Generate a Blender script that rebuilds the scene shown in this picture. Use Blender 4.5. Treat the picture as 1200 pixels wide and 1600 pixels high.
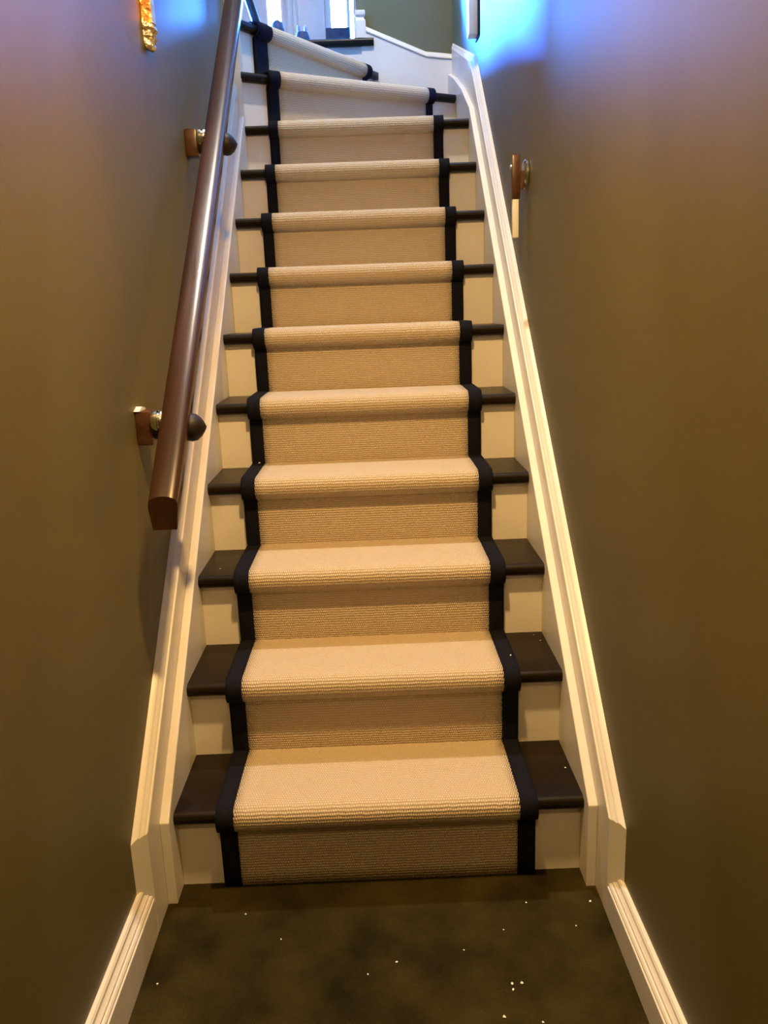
import bpy, bmesh, math, random
from mathutils import Vector, Matrix

for o in list(bpy.data.objects):
    bpy.data.objects.remove(o, do_unlink=True)
scene = bpy.context.scene
C = scene.collection

# ------------------------------------------------------------------ camera
CAM = (0.0215, -1.5067, 1.1933)
PITCH, YAW, ROLL, FPX = -0.2450, 0.0080, -0.0370, 1255.7
fw = Vector((math.sin(YAW)*math.cos(PITCH), math.cos(YAW)*math.cos(PITCH), math.sin(PITCH)))
rt0 = Vector((math.cos(YAW), -math.sin(YAW), 0.0))
up0 = rt0.cross(fw)
rt = math.cos(ROLL)*rt0 + math.sin(ROLL)*up0
up = -math.sin(ROLL)*rt0 + math.cos(ROLL)*up0
cd = bpy.data.cameras.new('camera')
cd.sensor_fit = 'VERTICAL'; cd.sensor_height = 24.0
cd.lens = 24.0*FPX/1600.0
cd.clip_start = 0.02
cam = bpy.data.objects.new('camera', cd); C.objects.link(cam)
m3 = Matrix((rt, up, -fw)).transposed()
cam.matrix_world = Matrix.Translation(CAM) @ m3.to_4x4()
scene.camera = cam

# ------------------------------------------------------------------ world: blue daylight sky
w = bpy.data.worlds.new('daylight'); scene.world = w
w.use_nodes = True
bg = w.node_tree.nodes['Background']
bg.inputs['Color'].default_value = (0.025, 0.15, 1.0, 1)
bg.inputs['Strength'].default_value = 9000.0

# ------------------------------------------------------------------ room lamps (recessed ceiling downlights and added fills)
def downlight(name, loc, power, col, size, spread=180.0):
    l = bpy.data.lights.new(name, 'AREA'); l.shape = 'DISK'; l.size = size
    l.energy = power; l.color = col; l.spread = math.radians(spread)
    o = bpy.data.objects.new(name, l); o.location = loc; C.objects.link(o)
    return o
downlight('hall_downlight', (0.03, -0.42, 2.385), 48.0, (1.0, 0.60, 0.225), 0.09)
downlight('rear_fill_light', (0.0, -2.0, 2.385), 17.0, (1.0, 0.60, 0.22), 0.09)  # unseen fill added behind the viewer to brighten the risers
downlight('stairwell_downlight', (-0.02, 1.12, 4.82), 104.0, (1.0, 0.91, 0.78), 0.12)
downlight('upper_hall_fill_light', (-0.55, 4.3, 3.88), 10.0, (1.0, 0.62, 0.50), 0.12)  # unseen warm fill added to take the teal cast off the white door

def portal(name, loc, sx, sy, rot):
    l = bpy.data.lights.new(name, 'AREA'); l.shape = 'RECTANGLE'; l.size = sx; l.size_y = sy
    l.cycles.is_portal = True
    o = bpy.data.objects.new(name, l); o.location = loc; o.rotation_euler = rot; C.objects.link(o)

vs = scene.view_settings
vs.view_transform = 'Standard'; vs.look = 'None'; vs.gamma = 1.0
vs.exposure = 0.06
try: vs.use_curve_mapping = False
except Exception: pass

# ------------------------------------------------------------------ materials
def mat(name, col, rough=0.5, spec=0.5, metal=0.0):
    m = bpy.data.materials.new(name); m.use_nodes = True
    b = m.node_tree.nodes['Principled BSDF']
    b.inputs['Base Color'].default_value = (*col, 1)
    b.inputs['Roughness'].default_value = rough
    b.inputs['Specular IOR Level'].default_value = spec
    b.inputs['Metallic'].default_value = metal
    return m
def nd(m, t, **kw):
    n = m.node_tree.nodes.new(t)
    for k, v in kw.items():
        if k in n.inputs: n.inputs[k].default_value = v
        else: setattr(n, k, v)
    return n
def lk(m, a, b): m.node_tree.links.new(a, b)
def noise_finish(m, col1, col2, scale, bump=0.0, bscale=None, detail=4.0, dist=0.001, stretch=None, lo=0.35, hi=0.65):
    b = m.node_tree.nodes['Principled BSDF']
    tc = nd(m, 'ShaderNodeTexCoord'); mp = nd(m, 'ShaderNodeMapping')
    if stretch: mp.inputs['Scale'].default_value = stretch
    lk(m, tc.outputs['Object'], mp.inputs['Vector'])
    n = nd(m, 'ShaderNodeTexNoise', Scale=scale, Detail=detail)
    lk(m, mp.outputs['Vector'], n.inputs['Vector'])
    r = nd(m, 'ShaderNodeValToRGB')
    r.color_ramp.elements[0].position = lo; r.color_ramp.elements[1].position = hi
    r.color_ramp.elements[0].color = (*col1, 1); r.color_ramp.elements[1].color = (*col2, 1)
    lk(m, n.outputs['Fac'], r.inputs['Fac']); lk(m, r.outputs['Color'], b.inputs['Base Color'])
    if bump:
        n2 = nd(m, 'ShaderNodeTexNoise', Scale=bscale or scale*4, Detail=3.0)
        lk(m, mp.outputs['Vector'], n2.inputs['Vector'])
        bp = nd(m, 'ShaderNodeBump', Strength=bump, Distance=dist)
        lk(m, n2.outputs['Fac'], bp.inputs['Height']); lk(m, bp.outputs['Normal'], b.inputs['Normal'])
    return m

M = {}
M['wall'] = noise_finish(mat('wall_paint', (.16, .12, .04), 0.5, 0.3), (.106, .090, .030), (.119, .101, .035), 3.0, 0.25, 260.0, dist=0.0006)
M['ceil'] = noise_finish(mat('ceiling_paint', (.7, .68, .62), 0.8, 0.2), (.68, .66, .6), (.72, .7, .64), 4.0)
M['trim'] = noise_finish(mat('trim_paint', (.8, .77, .7), 0.35, 0.45), (.66, .635, .58), (.72, .695, .635), 5.0, 0.12, 60.0, dist=0.0008)
M['riser'] = noise_finish(mat('riser_paint', (.78, .74, .66), 0.45, 0.35), (.68, .64, .56), (.74, .70, .62), 6.0, 0.12, 50.0, dist=0.0008)
M['tread'] = noise_finish(mat('black_stain', (.012, .010, .009), 0.30, 0.16), (.009, .006, .003), (.016, .010, .005), 8.0, 0.15, 40.0, stretch=(0.15, 1, 1), dist=0.0006)
M['rail'] = noise_finish(mat('rail_wood', (.10, .04, .018), 0.24, 0.5), (.022, .009, .004), (.052, .020, .008), 26.0, 0.1, 120.0, stretch=(1, .07, .07), dist=0.0004)
M['darkwood'] = noise_finish(mat('bracket_wood', (.04, .016, .009), 0.3, 0.5), (.045, .018, .010), (.085, .035, .018), 40.0)
M['nub'] = noise_finish(mat('bracket_knob', (.012, .009, .008), 0.5, 0.25), (.012, .009, .008), (.022, .015, .012), 40.0)
M['chrome'] = noise_finish(mat('metal', (.75, .74, .72), 0.22, 0.5, 1.0), (.7, .69, .67), (.8, .79, .77), 30.0)
M['plaster'] = noise_finish(mat('plaster', (.72, .70, .66), 0.8, 0.2), (.66, .64, .6), (.76, .74, .7), 40.0)  # pale tone for the highlight lip on the bracket plate
M['binding'] = noise_finish(mat('binding_cloth', (.014, .012, .016), 0.9, 0.08), (.006, .006, .010), (.010, .010, .016), 220.0, 0.4, 900.0, dist=0.001)
M['floor'] = noise_finish(mat('floor_carpet', (.05, .04, .02), 0.95, 0.1), (.016, .012, .003), (.054, .042, .011), 7.0, 1.0, 420.0, detail=8.0, dist=0.006, lo=.32, hi=.68)
M['floorwood'] = noise_finish(mat('landing_wood', (.03, .02, .014), 0.3, 0.5), (.02, .014, .010), (.045, .03, .02), 8.0, stretch=(.1, 1, 1))
M['copper'] = noise_finish(mat('copper', (.85, .36, .10), 0.28, 0.5, 0.85), (.80, .30, .06), (.95, .50, .18), 45.0, 0.9, 60.0, dist=0.006)
M['brass'] = noise_finish(mat('pale_brass', (.8, .66, .42), 0.25, 0.5, 0.9), (.7, .55, .32), (.9, .8, .6), 60.0, 1.0, 70.0, dist=0.008)
M['crumb'] = noise_finish(mat('white_crumb', (.85, .83, .78), 0.8, 0.2), (.8, .78, .74), (.9, .88, .84), 200.0)
M['white'] = noise_finish(mat('white_plastic', (.82, .82, .8), 0.35, 0.4), (.8, .8, .78), (.84, .84, .82), 20.0)
M['navy'] = noise_finish(mat('navy', (.02, .03, .06), 0.6, 0.3), (.015, .02, .04), (.03, .04, .07), 30.0)
M['mauve'] = noise_finish(mat('mauve', (.3, .25, .35), 0.6, 0.3), (.26, .22, .3), (.34, .3, .4), 50.0)

# window glass: clear with a faint mirror reflection
g = bpy.data.materials.new('window_glass'); g.use_nodes = True
nt = g.node_tree; nt.nodes.remove(nt.nodes['Principled BSDF'])
tr = nt.nodes.new('ShaderNodeBsdfTransparent'); gl = nt.nodes.new('ShaderNodeBsdfGlossy'); gl.inputs['Roughness'].default_value = 0.02
mx = nt.nodes.new('ShaderNodeMixShader'); mx.inputs['Fac'].default_value = 0.06
nt.links.new(tr.outputs[0], mx.inputs[1]); nt.links.new(gl.outputs[0], mx.inputs[2])
nt.links.new(mx.outputs[0], nt.nodes['Material Output'].inputs['Surface'])
M['glass'] = g
g2 = g.copy(); g2.name = 'tinted_glass'
g2.node_tree.nodes['Transparent BSDF'].inputs['Color'].default_value = (.50, .44, .34, 1)  # tint added to dim the daylight coming through the sidelights
M['tinted'] = g2

# looped-weave runner: u = across (m), v = along (m), read from the UV map
m = mat('runner_weave', (.62, .49, .33), 0.95, 0.08); b = m.node_tree.nodes['Principled BSDF']
uv = nd(m, 'ShaderNodeUVMap', uv_map='UVMap')
nz = nd(m, 'ShaderNodeTexNoise', Scale=60.0, Detail=3.0)
lk(m, uv.outputs['UV'], nz.inputs['Vector'])
vm = nd(m, 'ShaderNodeVectorMath', operation='SCALE'); vm.inputs['Scale'].default_value = 0.0042
sb = nd(m, 'ShaderNodeVectorMath', operation='SUBTRACT'); sb.inputs[1].default_value = (.5, .5, .5)
lk(m, nz.outputs['Color'], sb.inputs[0]); lk(m, sb.outputs[0], vm.inputs[0])
ad = nd(m, 'ShaderNodeVectorMath', operation='ADD'); lk(m, uv.outputs['UV'], ad.inputs[0]); lk(m, vm.outputs[0], ad.inputs[1])
sp = nd(m, 'ShaderNodeSeparateXYZ'); lk(m, ad.outputs[0], sp.inputs[0])
def mth(op, a, bv):
    n = nd(m, 'ShaderNodeMath', operation=op)
    for i, x in enumerate((a, bv)):
        if x is None: continue
        if isinstance(x, (int, float)): n.inputs[i].default_value = x
        else: lk(m, x, n.inputs[i])
    return n.outputs[0]
row = mth('MULTIPLY', sp.outputs['Y'], 2*math.pi/0.0064)
# neighbouring rows of loops are shifted by half a loop
par = mth('MULTIPLY', mth('FLOOR', mth('DIVIDE', sp.outputs['Y'], 0.0064), None), math.pi)
colm = mth('ADD', mth('MULTIPLY', sp.outputs['X'], 2*math.pi/0.0050), par)
su = mth('MULTIPLY_ADD', mth('SINE', colm, None), 0.5); su.node.inputs[2].default_value = 0.5
sv = mth('MULTIPLY_ADD', mth('COSINE', row, None), -0.5); sv.node.inputs[2].default_value = 0.5
hgt = mth('MULTIPLY', mth('POWER', su, 0.7), mth('POWER', sv, 0.8))
n2 = nd(m, 'ShaderNodeTexNoise', Scale=350.0, Detail=2.0); lk(m, uv.outputs['UV'], n2.inputs['Vector'])
hh = mth('ADD', hgt, mth('MULTIPLY', n2.outputs['Fac'], 0.35))
bp = nd(m, 'ShaderNodeBump', Strength=0.65, Distance=0.0035); lk(m, hh, bp.inputs['Height']); lk(m, bp.outputs['Normal'], b.inputs['Normal'])
rp = nd(m, 'ShaderNodeValToRGB')
rp.color_ramp.elements[0].position = 0.10; rp.color_ramp.elements[1].position = 0.8
rp.color_ramp.elements[0].color = (.42, .325, .215, 1); rp.color_ramp.elements[1].color = (.67, .56, .42, 1)
lk(m, hh, rp.inputs['Fac']); lk(m, rp.outputs['Color'], b.inputs['Base Color'])
M['runner'] = m

# ------------------------------------------------------------------ helpers
def link_mesh(name, verts, faces, material, parent=None, smooth=None, uvs=None):
    me = bpy.data.meshes.new(name); me.from_pydata([tuple(v) for v in verts], [], faces)
    me.update()
    bm = bmesh.new(); bm.from_mesh(me)
    bmesh.ops.recalc_face_normals(bm, faces=bm.faces[:])
    bm.to_mesh(me); bm.free()
    if uvs:
        ul = me.uv_layers.new(name='UVMap')
        for lp in me.loops: ul.data[lp.index].uv = uvs[lp.vertex_index]
    if smooth is not None:
        for p in me.polygons: p.use_smooth = True
        me.set_sharp_from_angle(angle=math.radians(smooth))
    me.materials.append(M[material] if isinstance(material, str) else material)
    o = bpy.data.objects.new(name, me); C.objects.link(o)
    if parent: o.parent = parent
    return o
def empty(name, loc=(0, 0, 0)):
    o = bpy.data.objects.new(name, None); o.location = loc; o.empty_display_size = .05; C.objects.link(o); return o
def tag(o, label, cat, group=None, kind=None):
    o['label'] = label; o['category'] = cat
    if group: o['group'] = group
    if kind: o['kind'] = kind
    return o
def struct(o, label=None, cat=None):
    o['kind'] = 'structure'
    if label: o['label'] = label
    if cat: o['category'] = cat
    return o
def prism(path, axis, a, b):
    """closed 2-D path swept along an axis from a to b"""
    n = len(path); vs_ = []
    for t in (a, b):
        for (p, q) in path:
            vs_.append({'x': (t, p, q), 'y': (p, t, q), 'z': (p, q, t)}[axis])
    fs = [list(range(n)), list(range(2*n-1, n-1, -1))] + [[i, (i+1) % n, n+(i+1) % n, n+i] for i in range(n)]
    return vs_, fs
def box_obj(name, x0, x1, y0, y1, z0, z1, material, parent=None, bevel=0.0, loc=None, rot=None, seg=2):
    bm = bmesh.new()
    bmesh.ops.create_cube(bm, size=1.0)
    for v in bm.verts:
        v.co = Vector(((x0+x1)/2+v.co.x*(x1-x0), (y0+y1)/2+v.co.y*(y1-y0), (z0+z1)/2+v.co.z*(z1-z0)))
    if bevel: bmesh.ops.bevel(bm, geom=bm.edges[:], offset=bevel, segments=seg, affect='EDGES', profile=0.5)
    me = bpy.data.meshes.new(name); bm.to_mesh(me); bm.free()
    if bevel:
        for p in me.polygons: p.use_smooth = True
        me.set_sharp_from_angle(angle=math.radians(40))
    me.materials.append(M[material]); o = bpy.data.objects.new(name, me); C.objects.link(o)
    if parent: o.parent = parent
    if loc: o.location = loc
    if rot: o.rotation_euler = rot
    return o
def loft(sections, closed=True, cap=True):
    n = len(sections[0]); vs_ = [v for s in sections for v in s]; fs = []
    for i in range(len(sections)-1):
        for j in range(n if closed else n-1):
            a = i*n+j; b_ = i*n+(j+1) % n
            fs.append([a, b_, b_+n, a+n])
    if cap and closed:
        fs.append(list(range(n))); fs.append([(len(sections)-1)*n+j for j in range(n-1, -1, -1)])
    return vs_, fs
def lathe_x(prof, cy, cz, n=28):
    """prof: (x, radius) turned around an axis along x"""
    secs = [[(x, cy+r*math.cos(2*math.pi*j/n), cz+r*math.sin(2*math.pi*j/n)) for j in range(n)] for x, r in prof]
    return loft(secs)

# ------------------------------------------------------------------ dimensions
R_, G_, OV, TH, HW = 0.19, 0.20794, 0.028, 0.032, 0.43     # rise, going, overhang, tread thickness, half width
SL = R_/G_
WX = 0.475                                                  # wall faces
YB = 2.675                                                  # back wall face
ZL = 2.425                                                  # upper landing floor
HTOP = 4.85

# ------------------------------------------------------------------ room shell
v, f = prism([(-.62, -2.4), (.62, -2.4), (.62, 1.78), (.62, 2.80), (-1.15, 2.80), (-1.15, 1.78), (-.62, 1.78)], 'z', -0.06, 0.0)
struct(link_mesh('floor', v, f, 'floor'), 'dark olive brown carpet at the foot of the stairs', 'floor')
v, f = prism([(.475, -2.4), (.475, 1.95), (.457, YB), (.60, YB), (.60, -2.4)], 'z', -0.06, HTOP)
struct(link_mesh('wall_right', v, f, 'wall'), 'khaki painted wall to the right of the stairs', 'wall')
v, f = prism([(-.475, -2.4), (-.475, 1.90), (-.60, 1.90), (-.60, -2.4)], 'z', -0.06, HTOP)
struct(link_mesh('wall_left', v, f, 'wall'), 'khaki painted wall behind the handrail', 'wall')
struct(box_obj('wall_front', -.6, .6, -2.5, -2.4, -.06, 2.5, 'wall'), 'khaki wall behind the viewer', 'wall')
struct(box_obj('ceiling', -.6, .6, -2.5, .22, 2.40, 2.50, 'ceil'), 'low ceiling over the lower hall', 'ceiling')
struct(box_obj('wall_header', -.475, .475, .12, .22, 2.50, HTOP, 'wall'), 'wall above the edge of the low ceiling', 'wall')
struct(box_obj('ceiling_hall', -4.8, .012, 2.81, 5.3, 3.90, 3.98, 'wall'), 'ceiling of the upper hall', 'ceiling')
struct(box_obj('ceiling_upper', -4.9, .6, .12, 5.5, HTOP, HTOP+.1, 'ceil'), 'upper ceiling over the stairwell', 'ceiling')
v, f = prism([(.012, 1.6), (.60, 1.6), (.60, HTOP), (.012, HTOP)], 'y', YB, YB+.12)
struct(link_mesh('wall_back', v, f, 'wall'), 'grey shaded wall facing the top of the stairs', 'wall')
struct(box_obj('wall_hall_left', -4.9, -4.8, 1.78, 5.5, 2.0, HTOP, 'wall'), 'left wall of the upper hall', 'wall')
struct(box_obj('wall_hall_return', -4.8, -.60, 1.78, 1.90, 2.0, HTOP, 'wall'), 'wall of the upper hall behind the left stair wall', 'wall')
struct(box_obj('wall_hall_lightblock', -1.20, -1.10, 4.45, 5.3, ZL, 3.90, 'wall'), 'unseen partition added to keep window light off the front door', 'wall')  # unseen wall added to shield the door area from the hall window
# unseen walls added below the landing to stop daylight leaking through the stairs
struct(box_obj('wall_lightstop_back', -1.15, .62, 2.70, 2.80, -.06, ZL-.12, 'wall'), 'unseen wall added under the landing against light leaks', 'wall')
struct(box_obj('wall_lightstop_left', -1.15, -1.03, 1.90, 2.70, -.06, ZL-.12, 'wall'), 'unseen wall added under the turn of the stairs against light leaks', 'wall')
struct(box_obj('wall_lightstop_return', -1.15, -.60, 1.78, 1.90, -.06, 2.0, 'wall'), 'unseen wall added beside the turn of the stairs against light leaks', 'wall')
struct(box_obj('wall_hall_right', .012, .12, YB+.12, 5.3, ZL, HTOP, 'wall'), 'right wall of the upper hall', 'wall')
# upper landing floor (L shaped)
v, f = prism([(.012, 2.69), (.012, 5.3), (-4.8, 5.3), (-4.8, 1.90), (-1.02, 1.90), (-1.02, 2.69)], 'z', ZL-.12, ZL)
struct(link_mesh('floor_landing', v, f, 'floorwood'), 'dark wooden floor of the upper hall', 'floor')

# front wall of the upper hall, with the glazed openings cut out
YD = 5.3
L1 = (-0.676, -0.552)      # left sidelight
L2 = (-0.198, -0.056)      # right sidelight
W4 = (-4.7, -2.8, 2.50, 3.80)  # hall window (x0, x1, z0, z1)
L3 = (-0.049, -0.009)      # narrow pane beside it
wd = empty('wall_hall_front', (0, YD, ZL))
struct(wd, 'white front wall of the upper hall around the glazed door', 'wall')
def wpiece(x0, x1, z0, z1):
    box_obj('wall_panel', x0, x1, 0, .1, z0-ZL, z1-ZL, 'trim', wd)
wpiece(-4.9, W4[0], ZL, HTOP); wpiece(W4[0], W4[1], ZL, W4[2]); wpiece(W4[0], W4[1], W4[3], HTOP); wpiece(W4[1], L1[0], ZL, HTOP); wpiece(L1[0], L1[1], ZL, 2.80); wpiece(L1[0], L1[1], 3.62, HTOP)
wpiece(L1[1], -.540, ZL, HTOP); wpiece(-.540, -.210, 3.62, HTOP); wpiece(-.210, L2[0], ZL, HTOP)
wpiece(L2[0], L2[1], 3.62, HTOP); wpiece(L2[0], L2[1], ZL, 3.27)
wpiece(L2[1], L3[0], ZL, HTOP); wpiece(L3[0], L3[1], ZL, 2.80); wpiece(L3[0], L3[1], 3.62, HTOP); wpiece(L3[1], .012, ZL, HTOP)

def window(name, x0, x1, z0, z1, label, fr=.012, side=False):
    e = empty(name, (-2.3, (x0+x1)/2, z0) if side else ((x0+x1)/2, YD, z0)); struct(e, label, 'window')
    hw = (x1-x0)/2; h = z1-z0
    if side: e.rotation_euler = (0, 0, math.pi/2)
    box_obj('window_frame', -hw, -hw+fr, .01, .07, 0, h, 'trim', e)
    box_obj('window_frame', hw-fr, hw, .01, .07, 0, h, 'trim', e)
    box_obj('window_frame', -hw+fr, hw-fr, .01, .07, h-fr, h, 'trim', e)
    box_obj('window_frame', -hw+fr, hw-fr, .01, .07, 0, fr, 'trim', e)
    box_obj('pane', -hw+fr, hw-fr, .035, .041, fr, h-fr, 'glass' if fr > .03 else 'tinted', e)
    if side: portal('daylight_portal', (-2.39, (x0+x1)/2, (z0+z1)/2), x1-x0, h, (-math.pi/2, 0, math.pi/2))
    else: portal('daylight_portal', ((x0+x1)/2, YD+.09, (z0+z1)/2), x1-x0, h, (-math.pi/2, 0, 0))
window('window_1', L1[0], L1[1], 2.80, 3.62, 'bright narrow sidelight left of the white front door')
window('window_2', L2[0], L2[1], 3.27, 3.62, 'bright sidelight right of the white front door')
window('window_3', L3[0], L3[1], 2.80, 3.62, 'bright sliver of glass beside the right sidelight', .006)
window('window_4', *W4, 'hall window that floods the stair head with daylight', .04)
# dark panel below the right sidelight
box_obj('sill_panel', L2[0]-.03, L2[1]+.005, -.05, 0, 2.95-ZL, 3.275-ZL, 'navy', wd, .004)
# the white front door
dr = empty('door_1', (-.375, YD, ZL)); struct(dr, 'white front door with tall panels at the end of the upper hall', 'door')
box_obj('leaf', -.165, .165, .02, .07, 0, 1.19, 'trim', dr, .002)
for (x0, x1) in ((-.152, -.096), (-.078, .145)):
    for (z0, z1) in ((.10, .50), (.58, 1.10)):
        v, f = loft([[(x0, .02, z0), (x1, .02, z0), (x1, .02, z1), (x0, .02, z1)],
                     [(x0+.004, .010, z0+.004), (x1-.004, .010, z0+.004), (x1-.004, .010, z1-.004), (x0+.004, .010, z1-.004)],
                     [(x0+.02, .014, z0+.02), (x1-.02, .014, z0+.02), (x1-.02, .014, z1-.02), (x0+.02, .014, z1-.02)]])
        link_mesh('door_panel', v, f, 'trim', dr)
v, f = lathe_x([(0, .012), (.02, .012), (.03, .024), (.05, .026), (.06, .012)], 0, 0, 16)
kn = link_mesh('door_knob', [(y+.13, -x, z+.5) for x, y, z in v], f, 'chrome', dr, 40)

# baseboards of the lower hall
def baseboard(side, face_top, wall_top):
    prof = [(.45, 0), (.45, face_top-.002), (.4525, face_top), (.4525, face_top+.004), (.455, face_top+.0075), (.458, face_top+.009),
            (.4585, face_top+.013), (.4635, face_top+.017), (.465, face_top+.020), (.465, wall_top-.004), (.468, wall_top), (.476, wall_top), (.476, 0)]
    secs = [[(side*x, y, z) for x, z in prof] for y in (-2.4, -.140)]
    v, f = loft(secs)
    o = link_mesh('baseboard_left' if side < 0 else 'baseboard_right', v, f, 'trim', None, 25)
    return o
struct(baseboard(1, .066, .094), 'white moulded baseboard along the right wall of the lower hall', 'baseboard')
struct(baseboard(-1, .082, .112), 'white moulded baseboard along the left wall of the lower hall', 'baseboard')

# ------------------------------------------------------------------ staircase
st = empty('staircase', (0, 0, 0))
tag(st, 'steep painted staircase with black treads and white risers that winds left at the top', 'staircase')

# nosing front lines (left end, right end) at plan level, for each step
NOSE = {k: ((-HW, (k-1)*G_-OV), (HW, (k-1)*G_-OV)) for k in range(1, 11)}
NOSE[11] = ((-.43, 1.842), (.43, 2.290))
NOSE[12] = ((-.43, 1.868), (.105, 2.638))
NOSE[13] = ((-1.02, 2.634), (.088, 2.634))
ZT = {k: k*R_ for k in range(1, 13)}; ZT[13] = ZL
BACK = {k: ((-HW, k*G_+.012), (HW, k*G_+.012)) for k in range(1, 10)}
BACK[10] = ((-.43, 2.30), (.43, 2.33))
BACK[11] = ((-.43, 2.655), (.43, 2.655))
BACK[12] = ((-1.02, 2.665), (.105, 2.655))
BACK[13] = ((-1.02, 2.692), (.088, 2.692))

def nose_normal(k):
    (x0, y0), (x1, y1) = NOSE[k]
    d = Vector((x1-x0, y1-y0)).normalized()
    return Vector((-d.y, d.x))
def at(k, x):
    (x0, y0), (x1, y1) = NOSE[k]; t = (x-x0)/(x1-x0)
    return Vector((x, y0+(y1-y0)*t))

for k in range(1, 14):
    n = nose_normal(k); z = ZT[k]; secs = []
    for i in (0, 1):
        p = Vector(NOSE[k][i]); bk = Vector(BACK[k][i])
        if k == 12 and i == 0: pass
        r = TH/2*.8
        sec = [(bk.x, bk.y, z-TH), (bk.x, bk.y, z)]
        for a in range(0, 7):                       # upper quarter round
            t = math.pi/2*a/6
            q = p+n*(r-r*math.sin(t)); sec.append((q.x, q.y, z-r+r*math.cos(t)))
        rb = TH-r-.002
        for a in range(0, 5):
            t = math.pi/2*a/4
            q = p+n*(rb-rb*math.cos(t)); sec.append((q.x, q.y, z-TH+rb-rb*math.sin(t)))
        secs.append(sec)
    v, f = loft(secs)
    if k == 12:     # quarter landing to the left of the newel
        v2, f2 = prism([(-1.02, 1.905), (-.43, 1.905), (-.43, 2.665), (-1.02, 2.665)], 'z', z-TH, z-.0005)
        f += [[i+len(v) for i in q] for q in f2]; v += v2
    if k == 13:     # rounded return of the landing nosing
        pass
    link_mesh('tread', v, f, 'tread', st, 35)
    # riser below this tread
    zb = 0 if k == 1 else ZT[k-1]
    a0 = Vector(NOSE[k][0])+n*OV; a1 = Vector(NOSE[k][1])+n*OV
    if k == 13: a1 = Vector((.05, 2.662))
    if k in (11, 12): a1 = a1 - (a1-a0).normalized()*.012 if k == 12 else Vector((.43, a1.y+.0))
    pts = [(a0.x, a0.y), (a1.x, a1.y), (a1.x+n.x*.014, a1.y+n.y*.014), (a0.x+n.x*.014, a0.y+n.y*.014)]
    v, f = prism(pts, 'z', zb, ZT[k]-TH)
    link_mesh('riser', v, f, 'riser', st)
    # small cove under the nosing end
    if k <= 10:
        for s in (-1, 1):
            pass

# wall strings: an inner board, and a taller outer board capped by a moulding
def string(side, wall_h):
    s = side
    end_top = [(1.845, 1.845*SL+.248)] if s < 0 else [(1.842, 1.842*SL+.252), (2.112, 2.068), (2.436, 2.192), (2.654, 2.262)]
    path = [(-.06, 0), (-.06, -.06*SL+.248)] + end_top
    path += [(1.845, 1.50), (.17, 0)] if s < 0 else [(2.654, 1.75), (1.90, 1.55), (.17, 0)]
    v, f = prism(path, 'x', s*.4302, s*.4502)
    inner = link_mesh('stringer', v, f, 'trim', st)
    mod = inner.modifiers.new('edge', 'BEVEL'); mod.width = .002; mod.segments = 2; mod.limit_method = 'ANGLE'
    h0 = wall_h-.024; q = .024/.050
    ye = lambda x: -.136-.030*(x-.45)/.025       # slanted end cut
    top = [(1.845, 1.845*SL+h0)] if s < 0 else [(1.95, 1.95*SL+h0), (2.655, 2.345+.024)]
    path = [(-.136, 0), (-.136, -.136*SL+h0)] + top
    path += [(1.845, 1.50), (.17, 0)] if s < 0 else [(2.655, 1.75), (1.90, 1.55), (.17, 0)]
    v, f = prism(path, 'x', s*.4502, s*.4747)
    v = [(x, -.166 if (y < -.1 and abs(x) > .46) else y, (z-.030*SL if z > .1 else z) if (y < -.1 and abs(x) > .46) else z) for x, y, z in v]
    if s > 0: v = [(x-(.018 if (y > 2.6 and x > .47) else 0), y, z) for x, y, z in v]
    outer = link_mesh('stringer', v, f, 'trim', st)
    # moulding: ogee cap
    prof = [(.4500, -.002), (.4490, .002), (.4500, .006), (.4530, .009), (.4545, .015), (.4575, .022), (.4610, .027), (.4625, .031),
            (.4625, .036), (.4660, .042), (.4700, .046), (.4747, .050), (.4748, .046), (.4748, -.002)]
    prof = [(x, h0+h*q) for x, h in prof]
    ys = [(-.136, 0)] + ([(1.845, 0)] if s < 0 else [(1.95, 0), (2.655, None)])
    secs = []
    for y, kind in ys:
        if kind is None:
            secs.append([(s*(x-.018*(x-.45)/.025), y, 2.369+(h-h0)) for x, h in prof])
        else:
            if y < 0: secs.append([(s*x, ye(x), ye(x)*SL+h) for x, h in prof])
            else: secs.append([(s*x, y, y*SL+h) for x, h in prof])
    v, f = loft(secs)
    link_mesh('moulding', v, f, 'trim', outer, 25)
string(1, .362); string(-1, .372)
# back wall string with its cap
bpath = [(.030, 2.0), (.030, 2.462), (.055, 2.452), (.330, 2.338), (.4515, 2.323), (.4515, 2.0)]
v, f = prism(bpath, 'y', 2.655, YB)
bs = link_mesh('stringer', v, f, 'trim', st)
capp = [(.053, 2.452), (.330, 2.338), (.452, 2.324)]
prof = [(2.6552, 0), (2.6500, .002), (2.6500, .007), (2.6540, .011), (2.6580, .016), (2.6600, .022), (2.6655, .026), (YB+.001, .030), (YB+.001, 0)]
v, f = loft([[(x, y, z+h) for y, h in prof] for x, z in capp])
link_mesh('moulding', v, f, 'trim', bs, 25)
# white corner board that ends the left wall where the flight turns
v, f = prism([(-.4302, 1.8455), (-.4752, 1.8455), (-.4752, 1.899), (-.468, 1.905), (-.4302, 1.905)], 'z', 1.45, 3.6)
link_mesh('corner_board', v, f, 'trim', st)
# moulded end block of the hall skirting, standing on the landing nosing
secs = []
for (z, ins) in ((0, 0), (.072, 0), (.076, .003), (.082, .007), (.090, .008), (.094, .003), (.098, .001), (.112, .001), (.116, .004)):
    x0, x1, y0, y1 = .006+ins*.2, .053-ins, 2.640+ins, YB
    secs.append([(x0, y0, ZL+z), (x1, y0, ZL+z), (x1, y1, ZL+z), (x0, y1, ZL+z)])
v, f = loft(secs)
struct(link_mesh('trim_1', v, f, 'trim'), 'small white moulded skirting block on the dark landing edge', 'trim')

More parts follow.
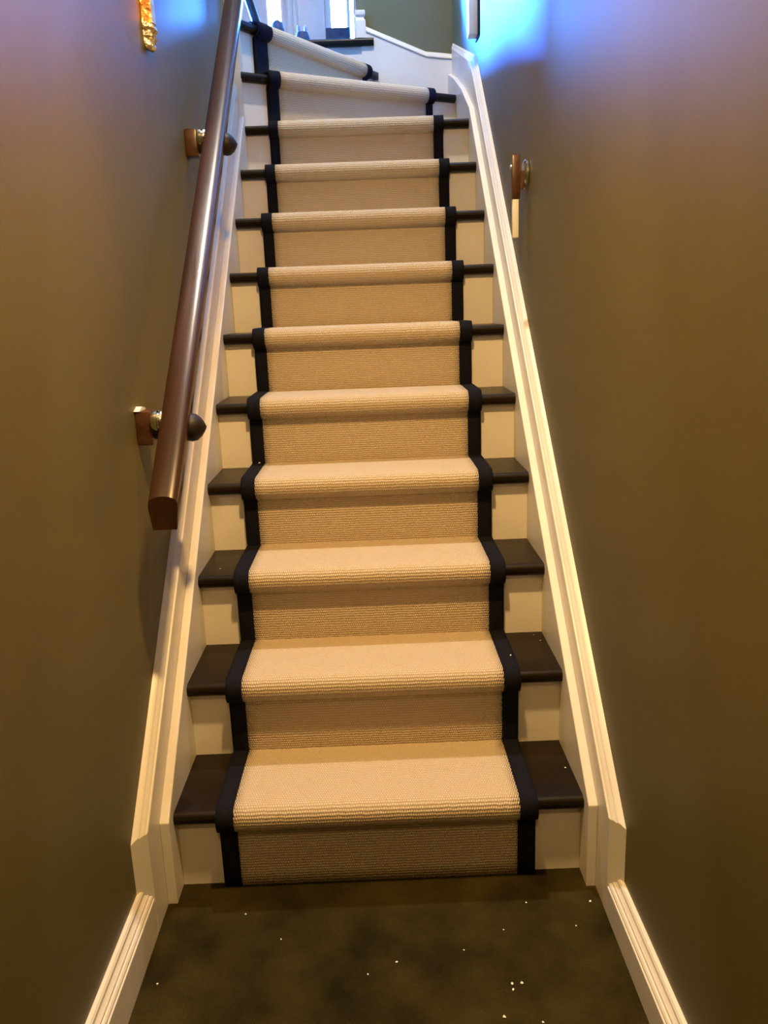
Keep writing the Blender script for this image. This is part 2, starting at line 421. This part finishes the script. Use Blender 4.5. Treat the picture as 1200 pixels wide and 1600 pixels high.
# ------------------------------------------------------------------ stair runner
rn = empty('stair_runner', (0, 0, 0))
tag(rn, 'beige woven stair runner with wide black cloth borders', 'carpet')
RT = .009
# edge positions across each nosing line: binding outer/inner left, inner/outer right (x)
EDGE = {k: (-.339, -.302, .293, .331) for k in range(1, 11)}
EDGE[11] = (-.335, -.293, .300, .330)
EDGE[12] = (-.372, -.330, .040, .062)
def runner_profile(k, x):
    """points (plan, z) of the runner over riser k and nosing k at crossing x"""
    n = nose_normal(k); p = at(k, x); z = ZT[k]; zb = 0 if k == 1 else ZT[k-1]+RT
    pts = []
    rb = p+n*(OV-RT)
    zn = z-TH-RT
    zz0 = zb+.001
    for i in range(5): pts.append((rb, zz0+(zn-.006-zz0)*i/4))
    pts.append((rb-n*.003, zn-.001))
    c1 = p+n*.009
    r = TH/2+RT                                      # half round over the nosing
    zc = z-TH/2
    for i in range(0, 13):
        a = -math.pi/2+math.pi*i/12
        q = p+n*(.010)-n*(r*1.0)*math.cos(a)*.93
        pts.append((q, zc+r*math.sin(a)))
    if k < 12:
        n2_ = nose_normal(k+1)
        x2 = x
        if k+1 in EDGE:
            e, e2 = EDGE[k], EDGE[k+1]
            j = min(range(4), key=lambda i_: abs(e[i_]-x)) if min(abs(e[i_]-x) for i_ in range(4)) < 1e-6 else None
            if j is not None: x2 = e2[j]
        q2 = at(k+1, x2)+n2_*(OV-RT)
    else:
        q2 = p+n*.10
    q1 = pts[-1][0]
    for i in (1, 2, 3): pts.append((q1+(q2-q1)*i/4, z+RT))
    return pts
def runner_band(name, ja, jb, material, parent, nx, lift=0.0, thick=RT):
    V, F, U = [], [], []
    prev = None; dist = 0
    rows_ = []
    for k in range(1, 13):
        A = runner_profile(k, EDGE[k][ja]); B = runner_profile(k, EDGE[k][jb])
        for (a, za), (b_, zb_) in zip(A, B): rows_.append((Vector((a.x, a.y, za)), Vector((b_.x, b_.y, zb_))))
    u0 = EDGE[1][ja]; du = EDGE[1][jb]-u0
    mid0 = None
    for (a, b_) in rows_:
        mid = (a+b_)/2
        if mid0 is not None: dist += (mid-mid0).length
        mid0 = mid
        for i in range(nx+1):
            t = i/nx
            V.append(a+(b_-a)*t); U.append((u0+du*t, dist))
    nr = len(rows_)
    for r in range(nr-1):
        for i in range(nx):
            a = r*(nx+1)+i
            F.append([a, a+1, a+nx+2, a+nx+1])
    o = link_mesh(name, V, F, material, parent, 60, U)
    md = o.modifiers.new('thickness', 'SOLIDIFY'); md.thickness = thick; md.offset = lift
    return o
runner_band('woven_carpet', 1, 2, 'runner', rn, 24, 0.0, .010)
bl = runner_band('border_binding', 0, 1, 'binding', rn, 4, 0.0, .012); bl['label'] = 'black cloth border on the left edge'
br = runner_band('border_binding', 2, 3, 'binding', rn, 4, 0.0, .012); br['label'] = 'black cloth border on the right edge'

# ------------------------------------------------------------------ handrail on the left wall
hr = empty('handrail', (-.39, 0.0, .834))
tag(hr, 'polished brown wooden handrail on brackets along the left wall', 'handrail')
# section: (across, height), rounded top, sides tapering to a narrower flat underside
sec = []
for a in range(0, 13):
    t = math.pi*a/12
    sec.append((.0285*math.cos(t), .012+.013*math.sin(t)**.8))
sec += [(-.0285, .004), (-.027, -.002), (-.0260, -.008), (-.0250, -.016), (-.0235, -.026), (.0235, -.026), (.0250, -.016), (.0260, -.008), (.027, -.002), (.0285, .004)]
secs = []
for y in (-.002, 1.74):
    secs.append([(x, y, y*SL+z*1.30) for x, z in sec])
v, f = loft(secs)
link_mesh('rail', v, f, 'rail', hr, 30)
for (y, dz) in ((.19, -.034), (.945, -.030)):
    cz = y*SL+dz
    wx = -WX+.39
    pl = box_obj('wall_plate', wx, wx+.034, y-.024, y+.024, cz-.036, cz+.036, 'darkwood', hr, .004)
    v, f = lathe_x([(wx+.034, .020), (wx+.040, .023), (wx+.046, .023), (wx+.050, .017), (wx+.054, .022), (wx+.060, .021), (wx+.064, .014)], y-.012, cz+.014, 22)
    link_mesh('collar', v, f, 'chrome', hr, 35)
    v, f = lathe_x([(wx+.034, .022), (wx+.07, .024), (.012, .027), (.026, .030), (.036, .028), (.046, .020), (.053, .010), (.057, .002)], y, cz-.004, 24)
    link_mesh('bracket_arm', v, f, 'nub', hr, 35)
# pale lip standing in for the highlight on top of the lower plate
v, f = prism([(-.026, 0), (.024, 0), (.018, .004), (-.004, .008), (-.018, .003)], 'x', -WX+.39, -WX+.39+.012)
o = link_mesh('highlight_lip', v, f, 'plaster', hr); o.location = (0, .19, .19*SL-.034+.036)

# ------------------------------------------------------------------ small things on the walls
# slim copper hanging on the left wall
cp = empty('copper_hanging', (-WX, .575, 1.798))
tag(cp, 'slim orange copper strip hanging on the left wall above the handrail', 'wall decoration')
random.seed(4)
secs = []
for i in range(15):
    z = .055+i*.034; wv = .0012*math.sin(i*1.9); dd = .002*math.sin(i*1.1+1)
    secs.append([(.001, -.019+wv, z), (.022+dd, -.017+wv, z), (.027+dd, 0, z), (.022+dd, .017+wv, z), (.001, .019+wv, z)])
v, f = loft(secs); link_mesh('strip', v, f, 'copper', cp, 20)
secs = []
for i, (z, d, wq) in enumerate(((0, .014, .015), (.008, .021, .018), (.016, .018, .017), (.026, .025, .019), (.034, .021, .018), (.044, .027, .020), (.055, .023, .019))):
    secs.append([(.001, -wq, z+.006), (d, -wq*.8, z), (d+.005, 0, z-.004 if i else z), (d, wq*.8, z), (.001, wq, z+.006)])
v, f = loft(secs); link_mesh('crumpled_end', v, f, 'brass', cp, 15)

# brown bar with a white lower half on the right wall
rb_ = empty('wall_hanger', (WX, .875, 1.485))
tag(rb_, 'brown wooden bar with a white lower end mounted on the right wall', 'hanger')
v, f = lathe_x([(-.004, .030), (-.010, .031), (-.014, .027), (-.016, .010)], 0, 0, 24)
link_mesh('mounting_disc', [(x, y, z*1.25+.062) for x, y, z in v], f, 'chrome', rb_, 35)
v, f = prism([(-.016, .070), (-.036, .072), (-.036, .028), (-.026, .020), (-.008, .026)], 'y', -.0085, .0085)
link_mesh('bracket', v, f, 'darkwood', rb_)
box_obj('bar', -.047, -.024, -.012, .012, -.003, .112, 'darkwood', rb_, .003)
box_obj('lower_bar', -.0445, -.0275, -.009, .009, -.105, -.003, 'white', rb_, .002)
v, f = lathe_x([(-.047, .006), (-.050, .0055), (-.052, .003)], 0, .082, 14)
link_mesh('screw_head', v, f, 'chrome', rb_, 35)

# white box high on the right wall at the turn
wb = empty('wall_box', (.4745, 1.90, 2.195))
tag(wb, 'tall narrow white box high on the right wall in the blue light', 'wall box')
box_obj('case', -.040, 0, -.030, .030, 0, .34, 'white', wb, .004)
box_obj('shadow_plate', -.006, .0, -.046, .046, -.008, .348, 'navy', wb, .002)  # dark plate stands in for the shadow of the box on the wall
box_obj('button', -.043, -.039, -.012, .012, .15, .18, 'navy', wb, .001)

# slim dark rail above the top winder
rl = empty('upper_rail', (-.377, 2.30, ZT[12]))
tag(rl, 'slim dark rail leaning up to the left above the top winder tread', 'rail')
secs = []
for t in (0, 1):
    cx, cy, cz_ = -.30*t*.9, .03*t, .9*t+.0
    secs.append([(cx+.018*math.cos(a), cy+.018*math.sin(a), cz_) for a in [2*math.pi*i/16 for i in range(16)]])
v, f = loft(secs); link_mesh('rail', v, f, 'tread', rl, 40)
v, f = lathe_x([(0, .030), (.008, .030), (.016, .022), (.02, .018)], 0, 0, 18)
link_mesh('foot', [(-z, y, x) for x, y, z in v], f, 'tread', rl, 40)

# small items standing on the landing edge
it = empty('landing_ornament', (-.253, 2.82, ZL))
tag(it, 'small dark ornament with two pale upright tips on the landing edge', 'ornament')
v, f = lathe_x([(0, .030), (.016, .034), (.055, .030), (.084, .022)], 0, 0, 20)
link_mesh('base', [(-z*1.25, y, x) for x, y, z in v], f, 'navy', it, 40)
for dx, h in ((-.016, .118), (.018, .114)):
    v, f = lathe_x([(.074, .007), (.090, .006), (.096, .0085), (h-.006, .0085), (h, .003)], 0, 0, 14)
    link_mesh('tip', [(dx-z, y, x) for x, y, z in v], f, 'mauve', it, 40)
it = empty('landing_stone', (-.37, 2.82, ZL))
tag(it, 'small rounded dark lump on the landing in front of the left sidelight', 'ornament')
v, f = lathe_x([(0, .026), (.03, .032), (.100, .030), (.130, .022), (.142, .006)], 0, 0, 20)
link_mesh('body', [(-z*1.1, y, x) for x, y, z in v], f, 'navy', it, 60)
v, f = lathe_x([(0, .031), (.008, .033), (.012, .030)], 0, 0, 20)
link_mesh('foot_ring', [(-z*1.1, y, x) for x, y, z in v], f, 'tread', it, 60)

# ------------------------------------------------------------------ crumbs of plaster on the carpet and treads
random.seed(11)
def crumb_mesh(seed):
    rr = random.Random(seed)
    bm = bmesh.new(); bmesh.ops.create_icosphere(bm, subdivisions=1, radius=1.0)
    for v_ in bm.verts: v_.co *= rr.uniform(.65, 1.15)
    me = bpy.data.meshes.new('plaster_crumb'); bm.to_mesh(me); bm.free(); me.materials.append(M['crumb']); return me
CM = [crumb_mesh(i) for i in range(4)]
def crumb(x, y, z, r, label, group, i):
    o = bpy.data.objects.new('plaster_crumb', CM[i % 4]); C.objects.link(o)
    o.scale = (r, r*1.3, r*.7); o.rotation_euler = (0, 0, i*1.3); o.location = (x, y, z+r*.55)
    tag(o, label, 'crumb', group)
FLOOR_CRUMBS = [(800, 1538, 3.2), (815, 1537, 3.4), (802, 1547, 2.8), (788, 1590, 3.6), (922, 1409, 3.2), (439, 1468, 2.0), (620, 1504, 2.6), (246, 1538, 2.4),
                (725, 1485, 1.8), (787, 1453, 1.8), (822, 1411, 2.2), (384, 1429, 2.2), (575, 1523, 2.0), (849, 1598, 2.4), (900, 1447, 2.0)]
def floor_pt(u, v_, z):
    d = fw+rt*((u-600)/FPX)-up*((v_-800)/FPX)
    t = (z-CAM[2])/d.z
    return Vector(CAM)+d*t
WHERE = ['left crumb of the close trio of white crumbs on the hall carpet', 'right crumb of the close trio of white crumbs on the hall carpet',
         'lowest crumb of the close trio of white crumbs on the hall carpet', 'white crumb at the bottom of the photo, below the close trio',
         'white crumb on the carpet beside the end of the right stringer', 'tiny white crumb on the carpet left of the middle, nearest the runner border',
         'white crumb in the middle of the hall carpet', 'white crumb on the carpet near the left baseboard',
         'tiny white crumb between the middle of the carpet and the right border', 'tiny white crumb on the carpet above the close trio',
         'pale crumb on the carpet just below the right runner border', 'pale crumb on the carpet just below the left runner border',
         'faint crumb on the carpet left of the middle crumb', 'white crumb cut by the bottom edge of the photo, right of the trio',
         'faint crumb on the carpet near the right baseboard']
for i, (u, v_, r) in enumerate(FLOOR_CRUMBS):
    p = floor_pt(u, v_, 0)
    crumb(p.x, p.y, 0, r*.00088, WHERE[i], 'crumbs on the hall carpet', i)
WT = ['white crumb on the lowest black tread, right side', 'white crumb nearer the right end of the second black tread',
      'tiny crumb further back on the right of the second black tread', 'white crumb on the left of the third black tread']
for i, (u, v_, k, r) in enumerate([(883, 1200, 1, 2.0), (844, 1001, 2, 1.6), (834, 992, 2, 1.3), (344, 889, 3, 1.6)]):
    p = floor_pt(u, v_, ZT[k])
    crumb(p.x, p.y, ZT[k], r*.0010, WT[i], 'crumbs on the black treads', i)
p = floor_pt(409, 727, ZT[4]+RT)
crumb(-.318, p.y-.004, ZT[4]+RT+.006, .0035, 'white plaster crumb on the left black runner border', None, 1)
p = floor_pt(798, 1028, ZT[2]+RT)
crumb(p.x, p.y, ZT[2]+RT+.006, .0022, 'tiny white plaster crumb on the right black runner border', None, 2)
